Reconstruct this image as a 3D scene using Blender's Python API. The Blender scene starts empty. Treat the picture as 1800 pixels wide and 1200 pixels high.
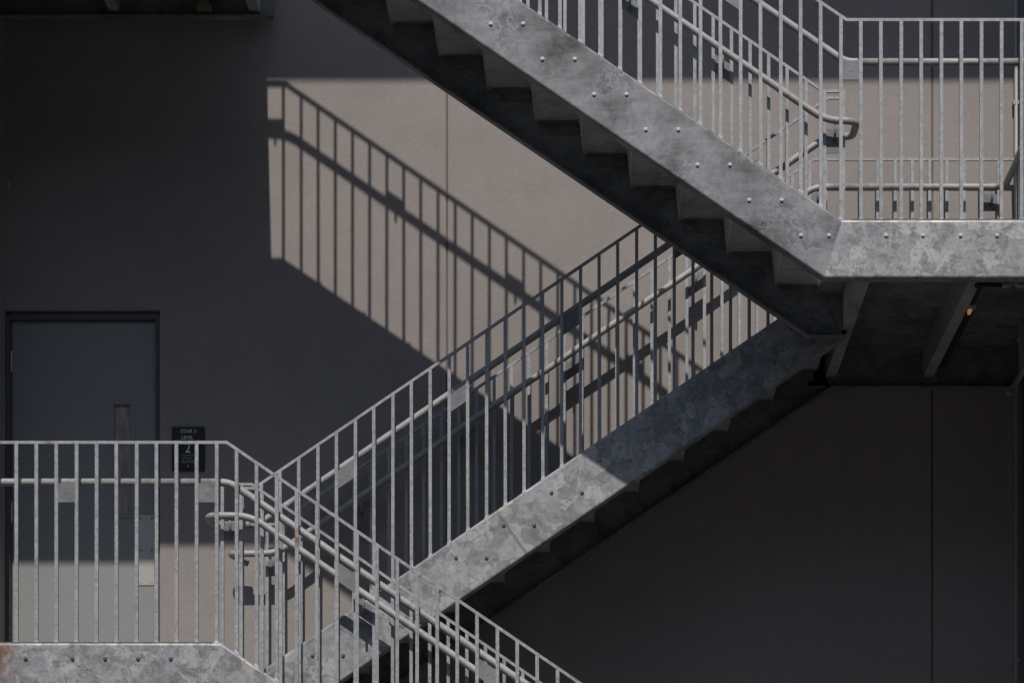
import bpy, math, random
from mathutils import Vector
random.seed(7)
C = bpy.context.scene.collection
SC = bpy.context.scene

# ------------------------------------------------------------------ camera, light, exposure
cam_d = bpy.data.cameras.new("camera"); cam = bpy.data.objects.new("camera", cam_d); C.objects.link(cam)
cam.location = (0, -14.985, 0); cam.rotation_euler = (math.pi/2, 0, 0)
cam_d.sensor_width = 36; cam_d.lens = 97.62
cam_d.shift_x = -155/1800; cam_d.shift_y = 1231/1800
cam_d.clip_end = 3000
SC.camera = cam
TAN, DXS = 1.31, 0.033                      # sun: drop and sideways drift per metre towards the wall
sun_d = bpy.data.lights.new("sun", 'SUN'); sun_d.energy = 5.0; sun_d.angle = math.radians(0.53); sun_d.color = (1, .928, .855)
sun = bpy.data.objects.new("sun", sun_d); C.objects.link(sun); sun.location = (-1, -20, 30)
sun.rotation_euler = Vector((DXS, 1, -TAN)).to_track_quat('-Z', 'Y').to_euler()
W = bpy.data.worlds.new("World"); SC.world = W; W.use_nodes = True
wn = W.node_tree; bg = wn.nodes["Background"]
sky = wn.nodes.new("ShaderNodeTexSky"); sky.sky_type = 'NISHITA'; sky.sun_disc = False
sky.sun_elevation = math.atan(TAN); sky.sun_rotation = math.radians(180); sky.dust_density = .9; sky.ozone_density = 1.35
wn.links.new(sky.outputs[0], bg.inputs[0]); bg.inputs[1].default_value = 0.12
SC.view_settings.view_transform = 'Standard'; SC.view_settings.look = 'None'
SC.view_settings.gamma = 1; SC.view_settings.use_curve_mapping = False
SC.view_settings.exposure = -0.75

# ------------------------------------------------------------------ node helper
class NT:
    def __init__(s, name):
        s.m = bpy.data.materials.new(name); s.m.use_nodes = True; s.t = s.m.node_tree
        s.b = s.t.nodes["Principled BSDF"]
    def n(s, typ, ins=None, **props):
        nd = s.t.nodes.new(typ)
        for k, v in props.items(): setattr(nd, k, v)
        for k, v in (ins or {}).items(): s.put(nd.inputs[k], v)
        return nd
    def put(s, sock, v):
        if hasattr(v, 'is_output') or isinstance(v, bpy.types.NodeSocket): s.t.links.new(v, sock)
        else: sock.default_value = v
    def math(s, op, a, b=0.0, clamp=False):
        nd = s.n("ShaderNodeMath", operation=op); nd.use_clamp = clamp
        s.put(nd.inputs[0], a); s.put(nd.inputs[1], b); return nd.outputs[0]
    def mix(s, f, a, b, blend='MIX'):
        nd = s.n("ShaderNodeMix", data_type='RGBA', blend_type=blend)
        s.put(nd.inputs[0], f); s.put(nd.inputs[6], a); s.put(nd.inputs[7], b); return nd.outputs[2]
    def noise(s, vec, scale, detail=3, rough=.55, dist=0):
        nd = s.n("ShaderNodeTexNoise", {"Vector": vec, "Scale": scale, "Detail": detail, "Roughness": rough, "Distortion": dist}); return nd.outputs
    def ramp(s, v, a, b, lo=0.0, hi=1.0):
        nd = s.n("ShaderNodeMapRange"); nd.clamp = True
        s.put(nd.inputs[0], v); s.put(nd.inputs[1], a); s.put(nd.inputs[2], b); s.put(nd.inputs[3], lo); s.put(nd.inputs[4], hi); return nd.outputs[0]
    def bump(s, h, strength, dist=.01):
        nd = s.n("ShaderNodeBump", {"Strength": strength, "Distance": dist, "Height": h}); s.put(s.b.inputs["Normal"], nd.outputs[0])
    def pos(s): return s.n("ShaderNodeNewGeometry").outputs["Position"]
    def mapv(s, v, sc=(1, 1, 1), rot=(0, 0, 0)):
        nd = s.n("ShaderNodeMapping", {"Vector": v, "Scale": sc, "Rotation": rot}); return nd.outputs[0]
    def near(s, p, c, r, soft=.5, sq=(1, 1, 1)):
        d = s.n("ShaderNodeVectorMath", {0: p, 1: c}, operation='SUBTRACT').outputs[0]
        d = s.n("ShaderNodeVectorMath", {0: d, 1: sq}, operation='MULTIPLY').outputs[0]
        l = s.n("ShaderNodeVectorMath", {0: d}, operation='LENGTH').outputs["Value"]
        return s.ramp(l, r*(1-soft), r, 1, 0)

RUST = [((-3.26, 0, 2.08), .17), ((-1.645, .03, 2.72), .07), ((2.475, 2.297, 5.32), .034), ((-2.98, .03, 3.24), .03)]
def galv(name, lo, hi, scale=14, warp=.05, streak=0.0, angle=0.0, metal=.45, rough=.5, fine=.35, rust=True, tint=(.99, 1.035, 1.085), seam=False, wts=(.5, .22, .28, 0), flake=0):
    t = NT(name); p = t.pos()
    wv = t.noise(p, 9, 4, .6)[1]
    wv = t.n("ShaderNodeVectorMath", {0: wv, 1: (.5, .5, .5)}, operation='SUBTRACT').outputs[0]
    sc = t.n("ShaderNodeVectorMath", {0: wv, "Scale": warp*2}, operation='SCALE'); q = t.n("ShaderNodeVectorMath", {0: p, 1: sc.outputs[0]}, operation='ADD').outputs[0]
    w2 = t.n("ShaderNodeVectorMath", {0: t.noise(p, 38, 4, .65)[1], 1: (.5, .5, .5)}, operation='SUBTRACT').outputs[0]
    w2 = t.n("ShaderNodeVectorMath", {0: w2, "Scale": warp*.75}, operation='SCALE').outputs[0]
    q = t.n("ShaderNodeVectorMath", {0: q, 1: w2}, operation='ADD').outputs[0]
    def vor(s_, q_):
        v = t.n("ShaderNodeTexVoronoi", {"Vector": q_, "Scale": s_}); sep = t.n("ShaderNodeSeparateColor", {0: v.outputs["Color"]}); return sep.outputs[0]
    a = vor(scale, q); b = vor(scale*2.7, q); big = t.noise(p, 2.2, 4, .6)[0]; fn = t.noise(p, 160, 3, .7)[0]
    qa = t.mapv(p, (1.2, 1, 7.0), (0, angle, 0)); st = t.noise(qa, 3.2, 6, .62, 1.2)[0]
    wa, wb, wc, ws = wts
    v = t.math('MULTIPLY', a, wa)
    v = t.math('ADD', v, t.math('MULTIPLY', b, wb))
    v = t.math('ADD', v, t.math('MULTIPLY', t.ramp(big, .36, .64), wc))
    v = t.math('ADD', v, t.math('MULTIPLY', t.ramp(st, .35, .7), ws))
    v = t.math('ADD', v, t.math('MULTIPLY', t.math('SUBTRACT', fn, .5), fine))
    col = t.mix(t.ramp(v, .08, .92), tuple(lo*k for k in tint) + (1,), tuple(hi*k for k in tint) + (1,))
    if flake > 0:                               # scattered pale crystals
        fl = t.n("ShaderNodeTexVoronoi", {"Vector": t.n("ShaderNodeVectorMath", {0: q, 1: (3.7, 1.3, 8.1)}, operation='ADD').outputs[0], "Scale": scale*.8})
        fr = t.n("ShaderNodeSeparateColor", {0: fl.outputs["Color"]}).outputs
        fm = t.math('MULTIPLY', t.ramp(fr[1], .74, .76), t.ramp(t.noise(q, scale*2.2, 4, .7)[0], .45, .462))
        col = t.mix(t.math('MULTIPLY', fm, flake), col, (hi*1.12, hi*1.12, hi*1.09, 1))
        sm = t.n("ShaderNodeTexVoronoi", {"Vector": q, "Scale": scale*3.1}); sr = t.n("ShaderNodeSeparateColor", {0: sm.outputs["Color"]}).outputs
        col = t.mix(t.math('MULTIPLY', t.ramp(sr[2], .70, .73), flake*.32), col, (hi*1.02, hi*1.03, hi*1.04, 1))
        col = t.mix(t.math('MULTIPLY', t.ramp(sr[0], .80, .83), flake*.35), col, (lo*.85, lo*.87, lo*.92, 1))
        fm2 = t.math('MULTIPLY', t.ramp(fr[2], .80, .82), t.ramp(t.noise(p, scale*1.7, 4, .7)[0], .45, .5))
        col = t.mix(t.math('MULTIPLY', fm2, flake*.8), col, (lo*.9, lo*.91, lo*.94, 1))
    if streak > 0:                              # pale drips of zinc bloom
        w = t.noise(t.mapv(q, (.55, 1, 1.3), (0, angle, 0)), 5.5, 6, .62, 1.8)[0]
        w = t.math('SUBTRACT', 1.0, t.math('MULTIPLY', t.math('ABSOLUTE', t.math('SUBTRACT', w, .5)), 17.0), True)
        w = t.math('MULTIPLY', w, t.ramp(t.noise(p, 2.3, 2)[0], .42, .56))
        col = t.mix(t.math('MULTIPLY', w, .8*min(1, streak)), col, (hi*1.18, hi*1.23, hi*1.32, 1))
    grime = t.ramp(t.noise(t.mapv(p, (9, 9, .9)), 1.5, 5, .7)[0], .58, .78)
    col = t.mix(t.math('MULTIPLY', grime, .35), col, (lo*.55, lo*.52, lo*.47, 1))
    if seam:                                    # old weld line across the rear stringer
        d = t.n("ShaderNodeVectorMath", {0: p, 1: (-.50, 1.24, 2.953)}, operation='SUBTRACT').outputs[0]
        l = t.n("ShaderNodeVectorMath", {0: d, 1: (.83, 0, .557)}, operation='DOT_PRODUCT').outputs["Value"]
        l = t.math('ADD', l, t.math('MULTIPLY', t.math('SUBTRACT', t.noise(p, 14, 3)[0], .5), .02))
        k = t.math('MULTIPLY', t.ramp(t.math('ABSOLUTE', l), .005, .011, 1, 0), t.near(p, (-.50, 1.24, 2.953), .3, .2))
        col = t.mix(t.math('MULTIPLY', k, .55), col, (lo*.6, lo*.6, lo*.6, 1))
    if rust:
        rm = None
        for c, r in RUST:
            k = t.near(p, c, r, .8); rm = k if rm is None else t.math('MAXIMUM', rm, k)
        rm = t.math('MULTIPLY', rm, t.ramp(t.noise(p, 22, 5, .7)[0], .40, .52))
        col = t.mix(t.math('MULTIPLY', rm, .85), col, (.24, .11, .05, 1))
    t.put(t.b.inputs["Base Color"], col); t.b.inputs["Metallic"].default_value = metal
    t.put(t.b.inputs["Roughness"], t.ramp(a, 0, 1, rough-.1, rough+.12))
    t.bump(t.math('ADD', fn, t.math('MULTIPLY', st, .8)), .12, .004)
    return t.m

TH = math.atan(.681)
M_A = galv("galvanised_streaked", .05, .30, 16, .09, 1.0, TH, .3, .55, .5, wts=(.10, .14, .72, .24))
M_B = galv("galvanised_spangled", .22, .47, 15, .035, 0, 0, .35, .55, .4, seam=True, wts=(.44, .26, .20, 0), flake=.75)
M_L = galv("galvanised_fine_spangle", .19, .47, 22, .04, .35, math.pi/2, .3, .52, .55, wts=(.34, .26, .18, .22), flake=.75)
M_BAR = galv("galvanised_bar", .28, .47, 55, .03, 0, 0, .25, .55, .9)
M_PIPE = galv("galvanised_pipe", .30, .48, 22, .03, .2, 0, .2, .62, .5, True, (1, 1.015, 1.01))
M_PLATE = galv("galvanised_plate", .16, .27, 14, .05, .5, 0, .3, .6)
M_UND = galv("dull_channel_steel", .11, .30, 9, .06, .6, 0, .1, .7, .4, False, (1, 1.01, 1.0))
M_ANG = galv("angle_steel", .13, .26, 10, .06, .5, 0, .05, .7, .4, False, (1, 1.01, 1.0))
M_PAN = galv("pan_steel", .36, .60, 10, .06, .5, 0, .05, .7, .4, False, (1, 1.01, 1.0))
M_BEAM = galv("beam_steel", .30, .52, 16, .05, .5, 0, .1, .7, .5, False, (1, .98, .95))
def plain(name, col, rough=.6, metal=0.0, mott=.12, bump=.0, scale=60):
    t = NT(name); p = t.pos(); n = t.noise(p, scale, 4, .6)[0]; n2 = t.noise(p, 3, 3)[0]
    v = t.math('ADD', t.math('MULTIPLY', n, .5), t.math('MULTIPLY', n2, .5))
    c = t.mix(t.ramp(v, .3, .7), tuple(x*(1-mott) for x in col)+(1,), tuple(x*(1+mott) for x in col)+(1,))
    t.put(t.b.inputs["Base Color"], c); t.b.inputs["Roughness"].default_value = rough; t.b.inputs["Metallic"].default_value = metal
    if bump: t.bump(n, bump, .004)
    return t.m

def stucco():
    t = NT("taupe_stucco"); p = t.pos()
    f = t.noise(p, 105, 5, .72, .8)[0]; m = t.noise(p, 26, 3, .6)[0]; g = t.noise(p, 1.1, 4, .55)[0]
    c = t.mix(t.ramp(t.math('ADD', t.math('MULTIPLY', g, .6), t.math('MULTIPLY', t.noise(p, 7, 5, .65)[0], .4)), .36, .64), (.332, .314, .303, 1), (.392, .367, .355, 1))
    c = t.mix(t.math('MULTIPLY', t.ramp(f, .38, .66), .42), c, (.27, .235, .222, 1))
    s = t.near(p, (-.36, 2.51, 5.37), .3, .9, (1, 1, 2.2)); s = t.math('MULTIPLY', s, t.ramp(t.noise(t.mapv(p, (1, 1, 1), (0, .55, 0)), 6, 3)[0], .4, .65))
    c = t.mix(t.math('MULTIPLY', s, .35), c, (.24, .25, .22, 1))
    s2 = t.ramp(t.noise(t.mapv(p, (2.2, 1, .5)), 1.6, 5, .6)[0], .6, .8)
    c = t.mix(t.math('MULTIPLY', s2, .3), c, (.25, .23, .21, 1))
    t.put(t.b.inputs["Base Color"], c); t.b.inputs["Roughness"].default_value = .93; t.b.inputs["Specular IOR Level"].default_value = .2
    t.bump(t.math('ADD', f, t.math('MULTIPLY', m, .35)), .6, .005)
    return t.m
M_WALL = stucco()
M_JOINT = plain("joint_bead", (.20, .17, .16), .9)
M_DOOR = plain("grey_door_paint", (.30, .317, .318), .5, 0, .05, .05, 220)
M_FRAME = plain("dark_frame_paint", (.10, .10, .10), .5, 0, .05)
M_STAIN = plain("stainless", (.62, .60, .57), .42, .45, .05)
M_BLACK = plain("black_sign", (.017, .018, .022), .4, 0, .1)
M_TEXT = plain("sign_lettering", (.88, .89, .90), .5, 0, .02)
M_TINY = plain("sign_small_print", (.36, .365, .38), .5, 0, .02)
M_BOLT = plain("bolt_zinc", (.66, .67, .68), .42, .3, .05)
M_BOLT_DULL = plain("bolt_dull", (.34, .335, .32), .35, .85, .1)
M_DARK = plain("dark_rubber", (.02, .02, .02), .6)
M_COND = plain("conduit_steel", (.40, .395, .375), .6, .1, .06)
M_CONC = plain("deck_concrete", (.13, .125, .12), .9, 0, .15, .3)
M_ASPH = plain("asphalt", (.06, .059, .057), .95, 0, .25, .4, 40)
M_COL = plain("column_paint", (.16, .175, .19), .5, .1, .08)
M_FASC = plain("fascia_metal", (.10, .10, .105), .5, .2, .05)
M_BOX = plain("junction_box", (.26, .22, .17), .7, 0, .3, .2)
def glass():
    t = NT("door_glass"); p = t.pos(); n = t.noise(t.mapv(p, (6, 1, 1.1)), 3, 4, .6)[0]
    t.put(t.b.inputs["Base Color"], t.mix(t.ramp(n, .4, .68), (.32, .30, .285, 1), (.70, .57, .49, 1)))  # brown streaks in the pane's colour stand in for a reflection
    t.b.inputs["Roughness"].default_value = .2; return t.m
M_GLASS = glass()
t_ = NT("amber_glint"); t_.b.inputs["Base Color"].default_value = (.8, .35, .12, 1)  # weak glow painting an orange reflection
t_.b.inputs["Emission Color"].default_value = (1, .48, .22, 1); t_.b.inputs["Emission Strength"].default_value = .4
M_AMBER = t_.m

# ------------------------------------------------------------------ mesh helpers
class MB:
    def __init__(s): s.v = []; s.f = []; s.sm = set()
    def box(s, x0, x1, y0, y1, z0, z1):
        b = len(s.v)
        s.v += [(x0,y0,z0),(x1,y0,z0),(x1,y1,z0),(x0,y1,z0),(x0,y0,z1),(x1,y0,z1),(x1,y1,z1),(x0,y1,z1)]
        s.f += [tuple(b+i for i in q) for q in ((3,2,1,0),(4,5,6,7),(0,1,5,4),(1,2,6,5),(2,3,7,6),(3,0,4,7))]; return s
    def prism_y(s, poly, y0, y1):                       # poly in (x,z), extruded along y
        b = len(s.v); n = len(poly)
        s.v += [(x, y0, z) for x, z in poly] + [(x, y1, z) for x, z in poly]
        s.f += [tuple(b+i for i in range(n)), tuple(b+n+i for i in reversed(range(n)))]
        s.f += [(b+(i+1) % n, b+i, b+n+i, b+n+(i+1) % n) for i in range(n)]; return s
    def loft(s, rings, smooth=False, cap=True):
        b = len(s.v); n = len(rings[0])
        for r in rings: s.v += [tuple(p) for p in r]
        for k in range(len(rings)-1):
            for i in range(n):
                if smooth: s.sm.add(len(s.f))
                s.f.append((b+k*n+i, b+k*n+(i+1) % n, b+(k+1)*n+(i+1) % n, b+(k+1)*n+i))
        if cap:
            s.f.append(tuple(b+i for i in reversed(range(n)))); s.f.append(tuple(b+(len(rings)-1)*n+i for i in range(n)))
        return s
    def sweep(s, path, prof, smooth=False, pre=None, post=None):
        """path in (x,z); prof = closed list of (u,y), u measured down from the path; mitred corners"""
        P = [Vector(p) for p in path]; rings = []
        for i, p in enumerate(P):
            ds = []
            if i > 0: ds.append((P[i]-P[i-1]).normalized())
            elif pre: ds.append((P[0]-Vector(pre)).normalized())
            if i < len(P)-1: ds.append((P[i+1]-P[i]).normalized())
            elif post: ds.append((Vector(post)-P[-1]).normalized())
            ns = [Vector((-d.y, d.x)) for d in ds]
            m = ns[0] if len(ns) == 1 else (ns[0]+ns[1])/(1+ns[0].dot(ns[1]))
            rings.append([(p.x-m.x*u, y, p.y-m.y*u) for u, y in prof])
        return s.loft(rings, smooth)
    def tube(s, pts, r, seg=12):
        P = [Vector(p) for p in pts]; rings = []; up = None
        for i, p in enumerate(P):
            d = (P[min(i+1, len(P)-1)]-P[max(i-1, 0)]).normalized()
            if up is None:
                up = Vector((0, 0, 1)) if abs(d.z) < .9 else Vector((0, 1, 0))
            a = (up-d*up.dot(d)).normalized(); up = a; bq = d.cross(a)
            rings.append([p+r*(math.cos(2*math.pi*k/seg)*a+math.sin(2*math.pi*k/seg)*bq) for k in range(seg)])
        return s.loft(rings, True)
    def mesh(s, name, mat):
        me = bpy.data.meshes.new(name); me.from_pydata(s.v, [], s.f)
        if s.sm: me.polygons.foreach_set("use_smooth", [i in s.sm for i in range(len(s.f))])
        me.materials.append(mat); me.update()
        import bmesh
        bm = bmesh.new(); bm.from_mesh(me); bmesh.ops.recalc_face_normals(bm, faces=bm.faces); bm.to_mesh(me); bm.free()
        return me

WL = {}
def link(name, data, parent=None, loc=(0, 0, 0), rot=None):
    o = bpy.data.objects.new(name, data); C.objects.link(o); loc = Vector(loc)
    if parent is not None: o.parent = parent; o.location = loc-WL[parent.name]
    else: o.location = loc
    if rot: o.rotation_euler = rot
    WL[o.name] = loc; return o
def part(name, mb, mat, parent, loc=(0, 0, 0)):
    me = mb.mesh(name, mat); loc = Vector(loc)
    return link(name, me, parent, loc)
def partc(name, mb, mat, parent):
    """like part, with the object's origin moved to its own middle"""
    xs = list(zip(*mb.v)); c = Vector([(min(k)+max(k))/2 for k in xs])
    mb.v = [tuple(Vector(v)-c) for v in mb.v]
    return link(name, mb.mesh(name, mat), parent, c)
def tag(o, label, cat, group=None, kind=None):
    if label: o['label'] = label
    if cat: o['category'] = cat
    if group: o['group'] = group
    if kind: o['kind'] = kind
    return o
def thing(name, label, cat, loc, group=None): return tag(link(name, None, None, loc), label, cat, group)

def fillet(pts, r, n=5):
    P = [Vector(p) for p in pts]; out = [P[0]]
    for i in range(1, len(P)-1):
        a, b, c = P[i-1], P[i], P[i+1]; d1 = (a-b); d2 = (c-b)
        ang = d1.angle(d2)
        if math.pi-ang < .03: out.append(b); continue
        rr = min(r, .49*d1.length, .49*d2.length); d1 = d1.normalized(); d2 = d2.normalized()
        p0 = b+d1*rr; p2 = b+d2*rr
        for k in range(n+1):
            t = k/n; out.append((1-t)**2*p0+2*t*(1-t)*b+t*t*p2)
    out.append(P[-1]); return out

# ------------------------------------------------------------------ dimensions (metres; camera at the origin height)
RISE, RUN, N = .190125, .27917, 12
H = RISE*N
Z2 = 2.156; ZM = Z2+H; Z3 = ZM+H; ZM0 = Z2-H             # stringer tops at the landings
KL, KR = -2.045, 1.305                                    # kinks of the near flights
BL, BR = -2.005, 1.345                                    # kinks of the back flight
D = .3165
YN, YA, YB, YF, YW = .03, 1.155, 1.27, 2.40, 2.51         # planes of the rails; face of the wall
GROUND = Z2-2*H; LOW = .034
RH, HH = 1.085, .887                                      # guard and handrail height above the stringer

def channel(yweb, inward):
    """C profile, (u down, y); web's outer face at yweb, flanges of .08 pointing inward (+1 / -1)"""
    s = inward; r = .014; t = .009; fl = .08; pts = []
    for k in range(4):
        a = math.pi/2*k/3; pts.append((r-r*math.cos(a)*1.0 if False else r*(1-math.sin(a)), yweb+s*r*(1-math.cos(a))))
    top = list(reversed(pts))                              # from (0, r) round to (r, 0)
    top = [(r*(1-math.sin(a)), yweb+s*r*(1-math.cos(a))) for a in [math.pi/2*(1-k/3) for k in range(4)]]
    bot = [(D-u, y) for u, y in reversed(top)]
    return [(0, yweb+s*fl)] + top + bot + [(D, yweb+s*fl), (D-t, yweb+s*fl), (D-t, yweb+s*t), (t, yweb+s*t), (t, yweb+s*fl)]

_bolt = {}
def bolt_mesh(mat):
    if mat.name not in _bolt:
        mb = MB(); n = 10
        ring = lambda r, y: [(r*math.cos(2*math.pi*k/n), y, r*math.sin(2*math.pi*k/n)) for k in range(n)]
        mb.loft([ring(.0125, .0), ring(.0125, -.0008), ring(.0102, -.001), ring(.0102, -.006), ring(.007, -.009)], False)
        _bolt[mat.name] = mb.mesh("bolt", mat)
    return _bolt[mat.name]
def bolts(parent, xz, y, s=1, mat=None):
    for x, z in xz:
        link("bolt", bolt_mesh(mat or M_BOLT), parent, (x, y, z), (0, random.uniform(0, 6), 0) if s > 0 else (0, random.uniform(0, 6), math.pi))

_bars = {}
def bar_mesh(h, slope, w=.0095):
    k = (round(h, 3), round(slope, 2))
    if k not in _bars:
        mb = MB(); rings = []
        for z, q in ((-.012, .0135), (.002, .0125), (.009, .0104), (.016, w), (h, w)):
            rings.append([(sx*q, sy*min(q, .016), z+(slope*sx*q if z < h else slope*sx*q)) for sx, sy in ((-1, -1), (1, -1), (1, 1), (-1, 1))])
        _bars[k] = mb.loft(rings).mesh("baluster", M_BAR)
    return _bars[k]

def line(path, x):
    for (x0, z0), (x1, z1) in zip(path, path[1:]):
        if x <= x1 or (x1, z1) == path[-1]: return z0+(z1-z0)*(x-x0)/(x1-x0), (z1-z0)/(x1-x0)
def guard(parent, spath, rpath, y, xs, plates, hy, mat=M_BAR, lift=0):
    """top rail + balusters + bracket plates; spath = stringer top, rpath = rail centre line, hy = y of its handrail"""
    mb = MB(); mb.sweep(rpath, [(-.008, y-.0086), (-.008, y+.0086), (.008, y+.0086), (.008, y-.0086)])
    g = part("guard_rail", mb, mat, parent)
    for x in xs:
        z, sl = line(spath, x); zr, sr = line(rpath, x)
        link("baluster", bar_mesh(zr-z, sl), g, (x, y, z), (random.uniform(-.0012, .0012), random.uniform(-.0016, .0016), 0))
    dm = MB(); cnt = 0
    for x in xs:
        if random.random() < .3:
            z, sl = line(spath, x); zr, sr = line(rpath, x); zz = z+random.uniform(.03, .95)*(zr-z-.05); h = random.uniform(.004, .012); e = random.choice((-1, 1)); w = .0085
            dm.loft([[(x+e*(w+q*k), y-.0096+q2, zz+dz) for k, q2 in ((0, 0), (1, .001), (1, .006), (0, .007))] for q, dz in ((.0006, -h*1.6), (.0032, -h*.3), (.0008, h))]); cnt += 1
    if cnt: part("zinc_drips", dm, mat, g)['kind'] = 'stuff'
    for x0, x1 in plates:
        xm = (x0+x1)/2; z, sl = line(spath, xm); z += lift; a, b = x0+.009, x1-.009
        if x1 > KR+.02: sl = 0
        if x0 < KL-.02 and x1 < KL+.12: sl = 0; z = line(spath, x0)[0]+lift
        q = lambda x, dz: (x, z+sl*(x-xm)+dz)
        mb = MB(); mb.prism_y([q(a, .762), q(b, .762), q(b, .866), q(a, .866)], y-.004, y+.004)
        o = partc("bracket_plate", mb, M_PLATE, g)
        s = 1 if hy > y else -1; zb = z+.80
        mb = MB(); mb.tube(fillet([(xm, y+s*.004, zb), (xm, hy, zb), (xm, hy, z+HH-.015)], .03, 4), .0075, 8)
        ring = [(xm+.014*math.cos(k*math.pi/5), 0, zb+.018+.014*math.sin(k*math.pi/5)) for k in range(10)]
        mb.loft([[(p[0], y-s*.0043, p[2]) for p in ring], [(p[0], y-s*.0052, p[2]) for p in ring]])
        partc("handrail_bracket", mb, M_PLATE, g)
    return g
def handrail(parent, pts, r=.0212):
    mb = MB(); mb.tube(fillet(pts, .09, 6), r, 14)
    return part("handrail", mb, M_PIPE, parent)
def frange(x0, x1, base, step):
    k = math.ceil((x0-base)/step-1e-6); out = []
    while base+k*step <= x1+1e-6: out.append(base+k*step); k += 1
    return out
def pair(base, step, k): return (base+k*step, base+(k+1)*step)

# ------------------------------------------------------------------ setting
g = MB(); g.box(-160, 160, -260, 60, GROUND-.3, GROUND); tag(part("ground", g, M_ASPH, None), None, None, kind='structure')

fb = thing("skylight_blocker", "unseen dark block added across the yard to cut low skylight", "building", (0, -36, GROUND))  # unseen block behind the camera, added to hold back low skylight
part("wall", MB().box(-60, 60, -44, -36, GROUND, 16), plain("blocker_wall", (.10, .10, .10), .9), fb)
partc("blocker_edge", MB().box(-60.2, 60.2, -44.2, -35.8, 16.002, 16.3), plain("blocker_roof", (.08, .08, .08), .9), fb)

bld = thing("building", "building with a taupe stucco wall and a grey door behind the steel stair", "building", (0, YW, GROUND))
DX0, DX1, DZ1 = (9-1055)/278.7, (282-1055)/278.7, (1831-546)/278.7      # door opening
DZ0 = Z2+.012
J1, J2, JW = -.965, 2.092, .007
WT, WB = 9.4, GROUND
mb = MB(); mb.box(-14, DX0, YW, YW+.35, WB, WT); mb.box(DX0, DX1, YW, YW+.35, DZ1, WT); mb.box(DX0, DX1, YW, YW+.35, WB, DZ0); mb.box(DX1, J1-JW, YW, YW+.35, WB, WT)
part("wall_panel", mb, M_WALL, bld)
partc("wall_panel", MB().box(J1+JW, J2-JW, YW, YW+.35, WB, WT), M_WALL, bld)
partc("wall_panel", MB().box(J2+JW, 14, YW, YW+.35, WB, WT), M_WALL, bld)
partc("return_wall", MB().box(-4.7, -3.757, 1.5, YW-.001, WB, WT), M_WALL, bld)
partc("return_wall", MB().box(2.95, 3.6, -1.2, YW-.001, WB, WT), M_WALL, bld)  # right-hand wall is out of view, added to block side skylight
for j in (J1, J2):
    mb = MB(); mb.box(j-JW, j+JW, YW+.012, YW+.03, WB, WT); mb.box(j-.0035, j+.0035, YW+.0015, YW+.0118, WB, WT)
    partc("joint_bead", mb, M_JOINT, bld)
partc("parapet_cap", MB().box(-14, 14, YW-.04, YW+.4, WT, WT+.06), M_FASC, bld)

# door: frame, leaf, window, plate, hinges
fy = YW+.035; ly = YW+.075
LX0, LX1, LZ1 = (23-1055)/277.5, (274.5-1055)/277.5, (1831-566)/277.5
mb = MB()
mb.box(DX0, LX0-.004, fy+.012, YW+.2, DZ0, DZ1); mb.box(LX1+.004, DX1, fy, YW+.2, DZ0, DZ1); mb.box(LX0-.004, LX1+.004, fy, YW+.2, LZ1+.004, DZ1)
mb.box(LX0-.03, LX0-.0045, fy-.012, fy+.0125, DZ0, DZ1-.02)
part("door_frame", mb, M_FRAME, bld)
GX0, GX1, GZ0, GZ1 = (200-1055)/277.5, (231.5-1055)/277.5, (1831-904)/277.5, (1831-710)/277.5
mb = MB()
mb.box(LX0, GX0, ly, ly+.045, DZ0, LZ1); mb.box(GX1, LX1, ly, ly+.045, DZ0, LZ1)
mb.box(GX0, GX1, ly, ly+.045, DZ0, GZ0); mb.box(GX0, GX1, ly, ly+.045, GZ1, LZ1)
door = part("door", mb, M_DOOR, bld); door['label'] = "grey painted steel door leaf with narrow window and stainless plate"
mb = MB(); w = .024
def ring_frame(mb, x0, x1, z0, z1, w, y0, y1):
    mb.box(x0-w, x0, y0, y1, z0-w, z1+w); mb.box(x1, x1+w, y0, y1, z0-w, z1+w); mb.box(x0, x1, y0, y1, z1, z1+w); mb.box(x0, x1, y0, y1, z0-w, z0)
ring_frame(mb, GX0, GX1, GZ0, GZ1, .024, ly-.006, ly-.0005); ring_frame(mb, GX0+.006, GX1-.006, GZ0+.006, GZ1-.006, .008, ly-.011, ly+.02)
partc("window_frame", mb, M_DOOR, door)
partc("window_pane", MB().box(GX0+.001, GX1-.001, ly+.021, ly+.027, GZ0+.001, GZ1-.001), M_GLASS, door)
px0, px1, pz0, pz1 = (244-1055)/277.8, (271-1055)/277.8, (1831-1028)/277.8, (1831-905)/277.8
mb = MB(); mb.box(px0, px1, ly-.005, ly-.0005, pz0, pz1)
partc("latch_plate", mb, M_STAIN, door)
for z in (pz0+.02, (pz0+pz1)/2, pz1-.02):
    for x in (px0+.014, px1-.014):
        partc("screw", MB().loft([[(x+r*math.cos(k*.785), yy, z+r*math.sin(k*.785)) for k in range(8)] for r, yy in ((.006, ly-.0052), (.0045, ly-.008))]), M_DARK if z > pz0+.05 else M_STAIN, door)
for zz in (637, 902, 1150):
    z = (1831-zz)/277.5; n = 8
    partc("hinge", MB().loft([[(LX0-.004+.0065*math.cos(k*.785), ly-.012+.0065*math.sin(k*.785), z+dz) for k in range(n)] for dz in (-.065, .065)]), M_STAIN, door)
partc("threshold", MB().box(DX0, DX1, fy, YW+.2, DZ0-.02, DZ0), M_STAIN, bld)

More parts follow.
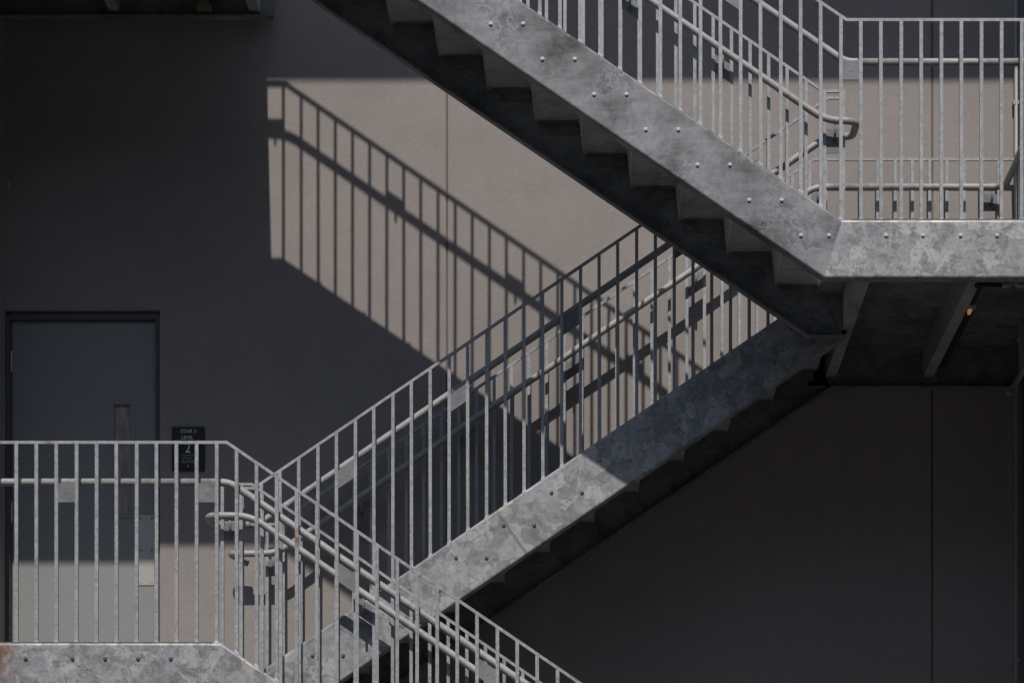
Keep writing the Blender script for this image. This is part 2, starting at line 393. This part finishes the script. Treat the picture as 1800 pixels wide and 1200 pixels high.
# sign
sx0, sx1, sz0, sz1 = (303.5-1055)/278.7, (361-1055)/278.7, (1831-829)/278.7, (1831-751.5)/278.7
sg = thing("stair_sign", "small black sign reading STAIR 3 LEVEL 2 beside the grey door", "sign", ((sx0+sx1)/2, YW, sz0))
def rrect(x0, x1, z0, z1, r, n=4):
    out = []
    for cx, cz, a0 in ((x1-r, z1-r, 0), (x0+r, z1-r, 90), (x0+r, z0+r, 180), (x1-r, z0+r, 270)):
        out += [(cx+r*math.cos(math.radians(a0+90*k/n)), cz+r*math.sin(math.radians(a0+90*k/n))) for k in range(n+1)]
    return out
partc("plate", MB().prism_y(rrect(sx0, sx1, sz0, sz1, .008), YW-.012, YW-.001), M_BLACK, sg)
for x in (sx0+.013, sx1-.013):
    for z in (sz0+.016, sz1-.016):
        partc("screw", MB().loft([[(x+.0058*math.cos(k*.785), yy, z+.0058*math.sin(k*.785)) for k in range(8)] for yy in (YW-.0119, YW-.015)]), M_DARK, sg)
def text(s, px, py, hpx, mat, sx=1.0, name="lettering"):
    cu = bpy.data.curves.new("t", 'FONT'); cu.body = s; cu.align_x = 'CENTER'; cu.align_y = 'CENTER'; cu.size = 1; cu.extrude = .01; cu.resolution_u = 4
    o = bpy.data.objects.new("t", cu); C.objects.link(o); dg = bpy.context.evaluated_depsgraph_get(); dg.update()
    me = bpy.data.meshes.new_from_object(o.evaluated_get(dg)); bpy.data.objects.remove(o)
    ys = [v.co.y for v in me.vertices]; xs = [v.co.x for v in me.vertices]; hh = max(ys)-min(ys); k = hpx/278.7/hh; cy = (max(ys)+min(ys))/2; cx = (max(xs)+min(xs))/2
    for v in me.vertices: x, y, z = v.co; v.co = ((x-cx)*k*sx, -z*.1, (y-cy)*k)
    me.materials.clear(); me.materials.append(mat); me.name = name
    return link(name, me, sg, ((px-1055)/278.7, YW-.0135, (1831-py)/278.7))
text("STAIR 3", 332.3, 759.4, 6.2, M_TEXT, .92); text("LEVEL", 331, 770.6, 6.2, M_TEXT, .9); text("2", 331.5, 788.3, 17, M_TEXT, .85); text("4", 331.5, 820.3, 4, M_TEXT)
for yy, half in ((801.3, 14), (806, 10), (810.5, 11), (814, 12.5)):       # rows of print too small to read
    mb = MB(); x = 331.5-half
    while x < 331.5+half:
        w_ = random.uniform(.5, 1.1); h_ = random.uniform(.7, 1.15)
        if random.random() > .13: mb.box((x-1055)/278.7, (x+w_-1055)/278.7, YW-.0135, YW-.0121, (1831-yy-h_)/278.7, (1831-yy+h_)/278.7)
        x += w_+.35
    partc("small_print", mb, M_TINY, sg)

# conduit on the wall, column at the right
cp = MB(); x = (1780.5-1055)/277.5; cp.tube([(x, YW-.045, GROUND), (x, YW-.045, 9.2)], .0115, 12)
for z in (.6, 2.4, 4.2, 5.9, 7.7): cp.box(x-.02, x+.02, YW-.056, YW+.001, z-.012, z+.012)
tag(part("conduit", cp, M_COND, None), "thin pale vertical conduit on the wall beside the corner column", "conduit")
clm = thing("column", "grey steel column at the right edge beside the half landing", "column", (2.73, 2.2, GROUND))
mb = MB(); cx0, cx1 = 2.625, 2.825
mb.box(cx0, cx1, 2.10, 2.113, GROUND, 9.2); mb.box(cx0, cx1, 2.287, 2.30, GROUND, 9.2); mb.box(cx0+.09, cx1-.09, 2.1132, 2.2868, GROUND, 9.2)
part("shaft", mb, M_COL, clm)
partc("base_plate", MB().box(2.54, 2.91, 2.01, 2.39, GROUND-.01, GROUND+.025), M_COL, clm)
partc("bearing_plate", MB().prism_y([(2.515, ZM-.30), (2.624, ZM-.30), (2.624, ZM+.30), (2.60, ZM+.30)], 2.20, 2.212), M_COL, clm)

# canopy above the frame: its lower front edge draws the straight shadow across the wall
can = thing("canopy", "dark metal canopy fascia high above the stair, over the upper landing", "canopy", (1, 0, 9.35))
partc("fascia", MB().box(-9, 9, -.05, 0, 9.404, 9.98), M_FASC, can)
for x in (-7.5, -4.5, -1.5, 1.5, 4.5, 7.5): partc("arm", MB().box(x-.05, x+.05, .002, YW+.1, 9.5, 9.62), M_FASC, can)

# ------------------------------------------------------------------ stair pieces
def tread_and_riser(parent, x_back, x_nose, zb, y0, y1, riser=True):
    """pan tread: x_back = end under the next riser, x_nose = nosing; zb = bolt height"""
    lo, hi = min(x_back, x_nose), max(x_back, x_nose); s = 1 if x_nose > x_back else -1
    mb = MB(); mb.box(lo, hi, y0, y1, zb+.045, zb+.0505)
    t = partc("tread", mb, M_PAN, parent)
    partc("tread_fill", MB().box(lo+.003, hi-.006, y0+.002, y1-.002, zb+.0508, zb+.094), M_CONC, t)
    for ya, yb_ in ((y0, y0+.05), (y1-.05, y1)):
        mb = MB(); e = .055
        mb.box(lo+.02, hi-.015, ya if ya == y0 else yb_-.006, ya+.006 if ya == y0 else yb_, zb-.022, zb+.0445)
        mb.box(lo+.02, hi-.015, ya+.0062 if ya == y0 else ya, yb_ if ya == y0 else yb_-.0062, zb+.038, zb+.0445)
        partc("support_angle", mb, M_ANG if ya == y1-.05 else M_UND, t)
    for x in (x_back+s*.064, x_back+s*.064+s*.176):                  # nuts on the far angle
        partc("nut", MB().loft([[(x+.013*math.cos(k*1.047), yy, zb+.013*math.sin(k*1.047)) for k in range(6)] for yy in (y1-.0062, y1-.022)]), M_UND, t)
    # riser goes down from the nosing to the back of the tread below
    if not riser: return
    xn = x_nose; d = .0055; r = MB()
    top = zb+.0449; bot = zb+.040-RISE
    if s > 0: r.prism_y([(xn-d, top), (xn-.0002, top), (xn+.0228, bot), (xn+.0228-d, bot)], y0+.0005, y1-.0005)
    else: r.prism_y([(xn+.0002, top), (xn+d, top), (xn-.0228+d, bot), (xn-.0228, bot)], y0+.0005, y1-.0005)
    partc("riser", r, M_PAN, parent)

def flight_near(label, ztop, zbot, with_far_loop, upper):
    """a flight in front, falling to the right from ztop to zbot"""
    root = thing("stair_flight", label, "stair flight", (KR, .6, zbot), "stair flights")
    npath = [(KL, ztop), (KR, zbot)]
    e0, e1 = .0, .0
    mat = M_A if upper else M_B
    # near stringer runs a little past each kink on to the landings
    sp = [(KL, ztop), (KR, zbot)]
    st = part("stringer", MB().sweep(sp, channel(0, 1), pre=(KL-1, ztop), post=(KR+1, zbot)), mat, root)
    bz = zbot-.0865
    pts = []
    for i in range(1, N):
        pts += [(1.084-RUN*i, bz+RISE*i), (1.259-RUN*i, bz+RISE*i)]
    bolts(st, pts + [(1.084, bz)], 0)
    fp = [(-2.128, ztop-LOW), (KL, ztop-LOW), (KR, zbot-LOW), (1.405, zbot-LOW)]
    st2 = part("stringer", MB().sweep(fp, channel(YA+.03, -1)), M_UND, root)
    for i in range(N):
        xb = 1.084-.064-RUN*i; tread_and_riser(root, xb, xb+RUN-.021, bz+RISE*i, .0095, YA+.0205, i > 0)
    # top riser, from the upper landing down
    xb = 1.084-.064-RUN*N; z = bz+RISE*N; xn = xb+RUN-.021
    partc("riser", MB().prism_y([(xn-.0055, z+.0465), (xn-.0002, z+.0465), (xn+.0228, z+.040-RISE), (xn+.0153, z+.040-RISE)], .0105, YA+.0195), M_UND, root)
    return root

M = {}
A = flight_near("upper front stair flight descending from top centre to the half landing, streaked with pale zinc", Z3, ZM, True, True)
Cf = flight_near("lower front stair flight falling to the right from the door landing, at the bottom left", Z2, ZM0, True, False)

# guards + handrails of the front flights
def front_guards(root, zt, zb_, base, step, near_plates, far_plates, fbase, fstep, stub):
    rdx = .026
    sp = [(KL-.06, zt), (KL, zt), (KR, zb_), (KR+.06, zb_)]
    rp = [(KL-.05, zt+RH), (KL+rdx, zt+RH), (KR+rdx, zb_+RH), (KR+.08, zb_+RH)]
    guard(root, sp, rp, YN, frange(KL+.02, KR+.02, base, step), [pair(base, step, k) for k in near_plates], YN+.085)
    handrail(root, [(KL-.08, YN+.085, zt+HH), (KL+.03, YN+.085, zt+HH), (KR+.03, YN+.085, zb_+HH), (KR+.12, YN+.085, zb_+HH)])
    spf = [(stub[0]-.02, zt-LOW), (KL, zt-LOW), (KR, zb_-LOW), (1.43, zb_-LOW)]
    rpf = [(stub[0]-.012, zt+RH), (KL+.02, zt+RH), (KR-.01, zb_+RH), (1.425, zb_+RH)]
    xs = list(stub) + frange(stub[1]+.06, 1.23, fbase, fstep) + [1.304, 1.413]
    pl = [pair(fbase, fstep, k) for k in far_plates] + [stub, (1.304, 1.413)]
    guard(root, spf, rpf, YA, xs, pl, YA-.085, lift=LOW)
A_BASE, A_STEP = 1.193, .1085
L_BASE, L_STEP = -2.073, .1083
front_guards(A, Z3, ZM, A_BASE, A_STEP, (-5, -12, -19, -26), (-24, -17, -10, -5), 1.195, .1077, (-2.15, -2.04))
front_guards(Cf, Z2, ZM0, L_BASE, L_STEP, (6, 13, 20, 27), (6, 13, 20, 27), L_BASE, L_STEP, (-2.195, -2.086))
ya, yb = YA-.085, YB+.085
handrail(A, [(-2.27, yb, Z3+HH), (-2.27, ya, Z3+HH), (KL+.02, ya, Z3+HH), (KR+.0, ya, ZM+HH), (1.485, ya, ZM+HH), (1.485, yb, ZM+HH), (1.36, yb, ZM+HH)])
handrail(Cf, [(-2.05, yb, Z2+HH), (-2.275, yb, Z2+HH), (-2.275, ya, Z2+HH), (KL+.02, ya, Z2+HH), (KR, ya, ZM0+HH), (1.485, ya, ZM0+HH), (1.485, yb, ZM0+HH)])

# back flight, rising to the right
Bf = thing("stair_flight", "rear stair flight rising to the right from the door landing, half in shadow", "stair flight", (BL, 1.8, Z2), "stair flights")
sp = [(-2.125, Z2), (BL, Z2), (BR, ZM), (1.405, ZM)]
stb = part("stringer", MB().sweep(sp, channel(YB-.03, 1)), M_B, Bf)
spf = [(-2.125, Z2-LOW), (BL, Z2-LOW), (BR, ZM-LOW), (BR+.06, ZM-LOW)]
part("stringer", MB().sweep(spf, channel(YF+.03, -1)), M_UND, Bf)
bz = Z2-.0865; pts = []
for j in range(1, N):
    x = -.563+RUN*(j-5); pts += [(x, bz+RISE*j), (x+.178, bz+RISE*j)]
    xb = x+.178+.064; tread_and_riser(Bf, xb, xb-RUN+.021, bz+RISE*j, YB-.0205, YF+.0205)
bolts(stb, pts, YB-.03, 1, M_BOLT_DULL)
x = -.563+RUN*(N-5); xb = x+.178+.064; xn = xb-RUN+.021; z = bz+RISE*N
partc("riser", MB().prism_y([(xn+.0002, z+.0445), (xn+.0055, z+.0445), (xn-.0153, z+.040-RISE), (xn-.0228, z+.040-RISE)], YB-.0195, YF+.0195), M_UND, Bf)
B_BASE, B_STEP = -.1157, .1098
spn = [(-2.11, Z2), (BL, Z2), (BR, ZM), (1.43, ZM)]
def up(p, h): return [(x, z+h) for x, z in p]
rb = [(-2.105, Z2+RH), (BL-.02, Z2+RH), (BR-.01, ZM+RH), (1.425, ZM+RH)]
xs = [-2.094] + frange(BL+.0, BR-.10, B_BASE, B_STEP) + [1.31, 1.413]
guard(Bf, spn, rb, YB, xs, [pair(B_BASE, B_STEP, k) for k in (-13, -7, -1, 5)] + [(1.31, 1.413)], yb)
handrail(Bf, [(-2.06, yb, Z2+HH), (BL-.01, yb, Z2+HH), (BR-.01, yb, ZM+HH), (1.37, yb, ZM+HH)])
rbf = [(-2.095, Z2+RH), (BL-.02, Z2+RH), (BR-.01, ZM+RH), (BR+.08, ZM+RH)]
spb = [(-2.11, Z2-LOW), (BL, Z2-LOW), (BR, ZM-LOW), (BR+.1, ZM-LOW)]
guard(Bf, spb, rbf, YF, [-2.085] + frange(BL-.02, BR-.03, B_BASE, B_STEP), [pair(B_BASE, B_STEP, k) for k in (-13, -7, -1, 6)] + [(-2.085, frange(BL-.02, BR, B_BASE, B_STEP)[0])], YF-.085, lift=LOW)
handrail(Bf, [(-2.2, YF-.01, Z2+HH-.05), (-2.306, YF-.04, Z2+HH), (-2.306+.02, YF-.085, Z2+HH), (BL-.01, YF-.085, Z2+HH), (BR-.01, YF-.085, ZM+HH), (BR+.12, YF-.085, ZM+HH)])

# ------------------------------------------------------------------ landings
def beam(parent, xweb, side, z, y0, y1):
    """channel beam running from the near to the far stringer; flange to one side"""
    mb = MB(); d = .19; w = .064*side; t = .008*side
    P = [(xweb, z), (xweb+w, z), (xweb+w, z+.009), (xweb+t, z+.009), (xweb+t, z+d-.009), (xweb+w, z+d-.009), (xweb+w, z+d), (xweb, z+d)]
    mb.prism_y(P, y0, y1); partc("cross_beam", mb, M_BEAM, parent)
def landing(label, x0, x1, z, mats, nearbolts, beams, base_x, pre=None, post=None, low=0):
    root = thing("stair_landing", label, "stair landing", (base_x, 1.2, z), "stair landings")
    n = part("stringer", MB().sweep([(x0, z), (x1, z)], channel(0, 1), pre=pre, post=post), mats, root)
    bolts(n, [(x, z-.0865) for x in nearbolts], 0, 1, M_BOLT if z > Z2+.1 else M_BOLT_DULL)
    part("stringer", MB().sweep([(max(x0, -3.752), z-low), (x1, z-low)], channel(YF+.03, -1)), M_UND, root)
    for xw, s in beams: beam(root, xw, s, z-.278, .0095, YF+.0205)
    return root
px = lambda v: (v-1055)/325.4
LMd = landing("half landing at the upper right joining the front and rear flights", KR+.0003, 2.60, ZM, M_L, [px(v) for v in (1457, 1557, 1622, 1688, 1752)], [(1.411, 1), (2.02, 1)], 2.0, pre=(KR-1, ZM+.681), low=LOW)
mb = MB(); mb.box(1.2785, 2.585, .0095, YF+.0205, ZM-.087, ZM-.08)
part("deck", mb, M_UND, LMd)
mb = MB(); mb.box(1.36, 2.58, .0105, YF+.0195, ZM-.0797, ZM+.006)
part("deck_fill", mb, M_CONC, LMd)
partc("end_stringer", MB().box(2.586, 2.598, .0095, YF+.0205, ZM-.30, ZM), M_UND, LMd)
guard(LMd, [(1.2, ZM), (3, ZM)], [(KR+.0803, ZM+RH), (2.606, ZM+RH)], YN, frange(KR+.04, 2.62, A_BASE, A_STEP), [pair(A_BASE, A_STEP, 1)], YN+.085)
handrail(LMd, [(KR+.1203, YN+.085, ZM+HH), (2.52, YN+.085, ZM+HH)])
F_BASE, F_STEP = 1.737, .1084
guard(LMd, [(1.2, ZM-LOW), (3, ZM-LOW)], [(BR+.0803, ZM+RH), (2.612, ZM+RH)], YF, frange(BR-.02, 2.6, F_BASE, F_STEP), [pair(F_BASE, F_STEP, 6), pair(F_BASE, F_STEP, -4)], YF-.085, lift=LOW)
handrail(LMd, [(BR+.1203, YF-.085, ZM+HH), (2.52, YF-.085, ZM+HH), (2.52, .14, ZM+HH)])
mb = MB(); mb.box(2.587, 2.625, YN+.02, YF-.02, ZM+RH-.008, ZM+RH+.008); eg = part("guard_rail", mb, M_BAR, LMd)
yy = YN+.11
while yy < YF-.06: link("baluster", bar_mesh(RH, 0), eg, (2.600, yy, ZM), None); yy += .109

L2 = landing("door landing at the lower left with a rusty left end", -5.6, KL-.0003, Z2, M_L, [px(v) for v in (46, 128.4, 186, 243.5, 301)] + [-3.4, -3.7, -4.0], [(-2.13, -1), (-3.0, -1)], -3.4, post=(KL+1, Z2-.681))
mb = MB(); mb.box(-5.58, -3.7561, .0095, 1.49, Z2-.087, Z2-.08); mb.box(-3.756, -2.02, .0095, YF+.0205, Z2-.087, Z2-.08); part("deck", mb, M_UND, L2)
mb = MB(); mb.box(-5.57, -3.7541, .0105, 1.49, Z2-.0797, Z2+.006); mb.box(-3.754, -2.10, .0105, YF+.0195, Z2-.0797, Z2+.006); part("deck_fill", mb, M_CONC, L2)
partc("deck_edge", MB().box(-3.75, -2.17, YF+.0305, YW-.002, Z2-.05, Z2+.006), M_UND, L2)
partc("deck", MB().box(-2.0195, -1.68, YB-.02, YF+.0205, Z2-.087, Z2-.004), M_CONC, L2)
guard(L2, [(-6, Z2), (-1, Z2)], [(-5.6, Z2+RH), (KL-.0503, Z2+RH)], YN, frange(-5.55, KL, L_BASE, L_STEP), [pair(L_BASE, L_STEP, k) for k in (-1, -8, -15)], YN+.085)
handrail(L2, [(-5.6, YN+.085, Z2+HH), (KL-.0803, YN+.085, Z2+HH)])

L3 = landing("upper landing overhead at the top left, seen from below", -5.6, KL-.0003, Z3, M_L, [], [(-2.13, -1), (-3.005, -1)], -3.4, post=(KL+1, Z3-.681))
mb = MB(); mb.box(-5.58, -3.7541, .0095, 1.49, Z3-.087, Z3-.08); mb.box(-3.754, -2.115, .0095, YW-.004, Z3-.087, Z3-.08); mb.box(-2.1149, -2.0735, .0095, YA+.03, Z3-.087, Z3-.08)
part("deck", mb, M_UND, L3)
mb = MB(); mb.box(-5.57, -3.7531, .0105, 1.488, Z3-.0797, Z3+.006); mb.box(-3.753, -2.116, .0105, YW-.006, Z3-.0797, Z3+.006); part("deck_fill", mb, M_CONC, L3)
jb = MB(); jb.box(-2.51, -2.43, YF-.06, YF-.02, Z3-.20, Z3-.05); jb.box(-2.50, -2.44, YF-.075, YF-.0605, Z3-.25, Z3-.12)
jb.box(-2.516, -2.424, YF-.08, YF-.02, Z3-.285, Z3-.2505)
tag(partc("junction_box", jb, M_BOX, None), "small brownish junction box under the upper landing", "junction box")

L0 = landing("half landing below the frame at the foot of the lower front flight", KR+.0003, 2.60, ZM0, M_L, [], [(1.411, 1), (2.02, 1)], 2.0)
partc("deck", MB().box(1.282, 2.585, .0095, YF+.0205, ZM0-.087, ZM0+.006), M_CONC, L0)

# strip light and cable run under the half landing
sl = thing("strip_light", "dark strip light with a painted amber glint at its end under the half landing", "lamp", (2.11, 1.4, ZM-.19))
partc("housing", MB().box(2.088, 2.128, .935, 2.16, ZM-.275, ZM-.215), M_DARK, sl)
partc("bracket", MB().box(2.085, 2.131, .72, .80, ZM-.272, ZM-.0875), M_COND, sl)
partc("lens", MB().box(2.100, 2.116, .805, .90, ZM-.279, ZM-.255), M_AMBER, sl)  # glowing block standing in for an orange reflection, not a real lens
ct = thing("cable_conduit", "dark cable conduit with pale elbows feeding the strip light under the half landing", "conduit", (2.15, .16, ZM-.3))
cb = MB(); cb.tube(fillet([(2.108, .73, ZM-.262), (2.085, .25, ZM-.300), (2.04, .16, ZM-.308), (2.19, .16, ZM-.310)], .05, 5), .0125, 8); part("pipe", cb, M_DARK, ct)
for x, e in ((2.19, 1), (2.315, -1)):
    eb = MB(); eb.tube(fillet([(x, .16, ZM-.310), (x+e*.045, .16, ZM-.310), (x+e*.045, .16, ZM-.2)], .035, 6), .0175, 10); part("elbow", eb, M_COND, ct)
dp = MB(); dp.tube([(2.545, .1, ZM-.40), (2.545, 2.26, ZM-.40)], .018, 10); dp.tube([(2.545, 2.2, ZM-.40), (2.545, 2.3, ZM-.40)], .028, 10)
for y in (.5, 1.8): dp.box(2.53, 2.56, y-.01, y+.01, ZM-.383, ZM-.0875)
tag(part("drain_pipe", dp, M_COND, None), "slim pipe slung under the right end of the half landing", "pipe")
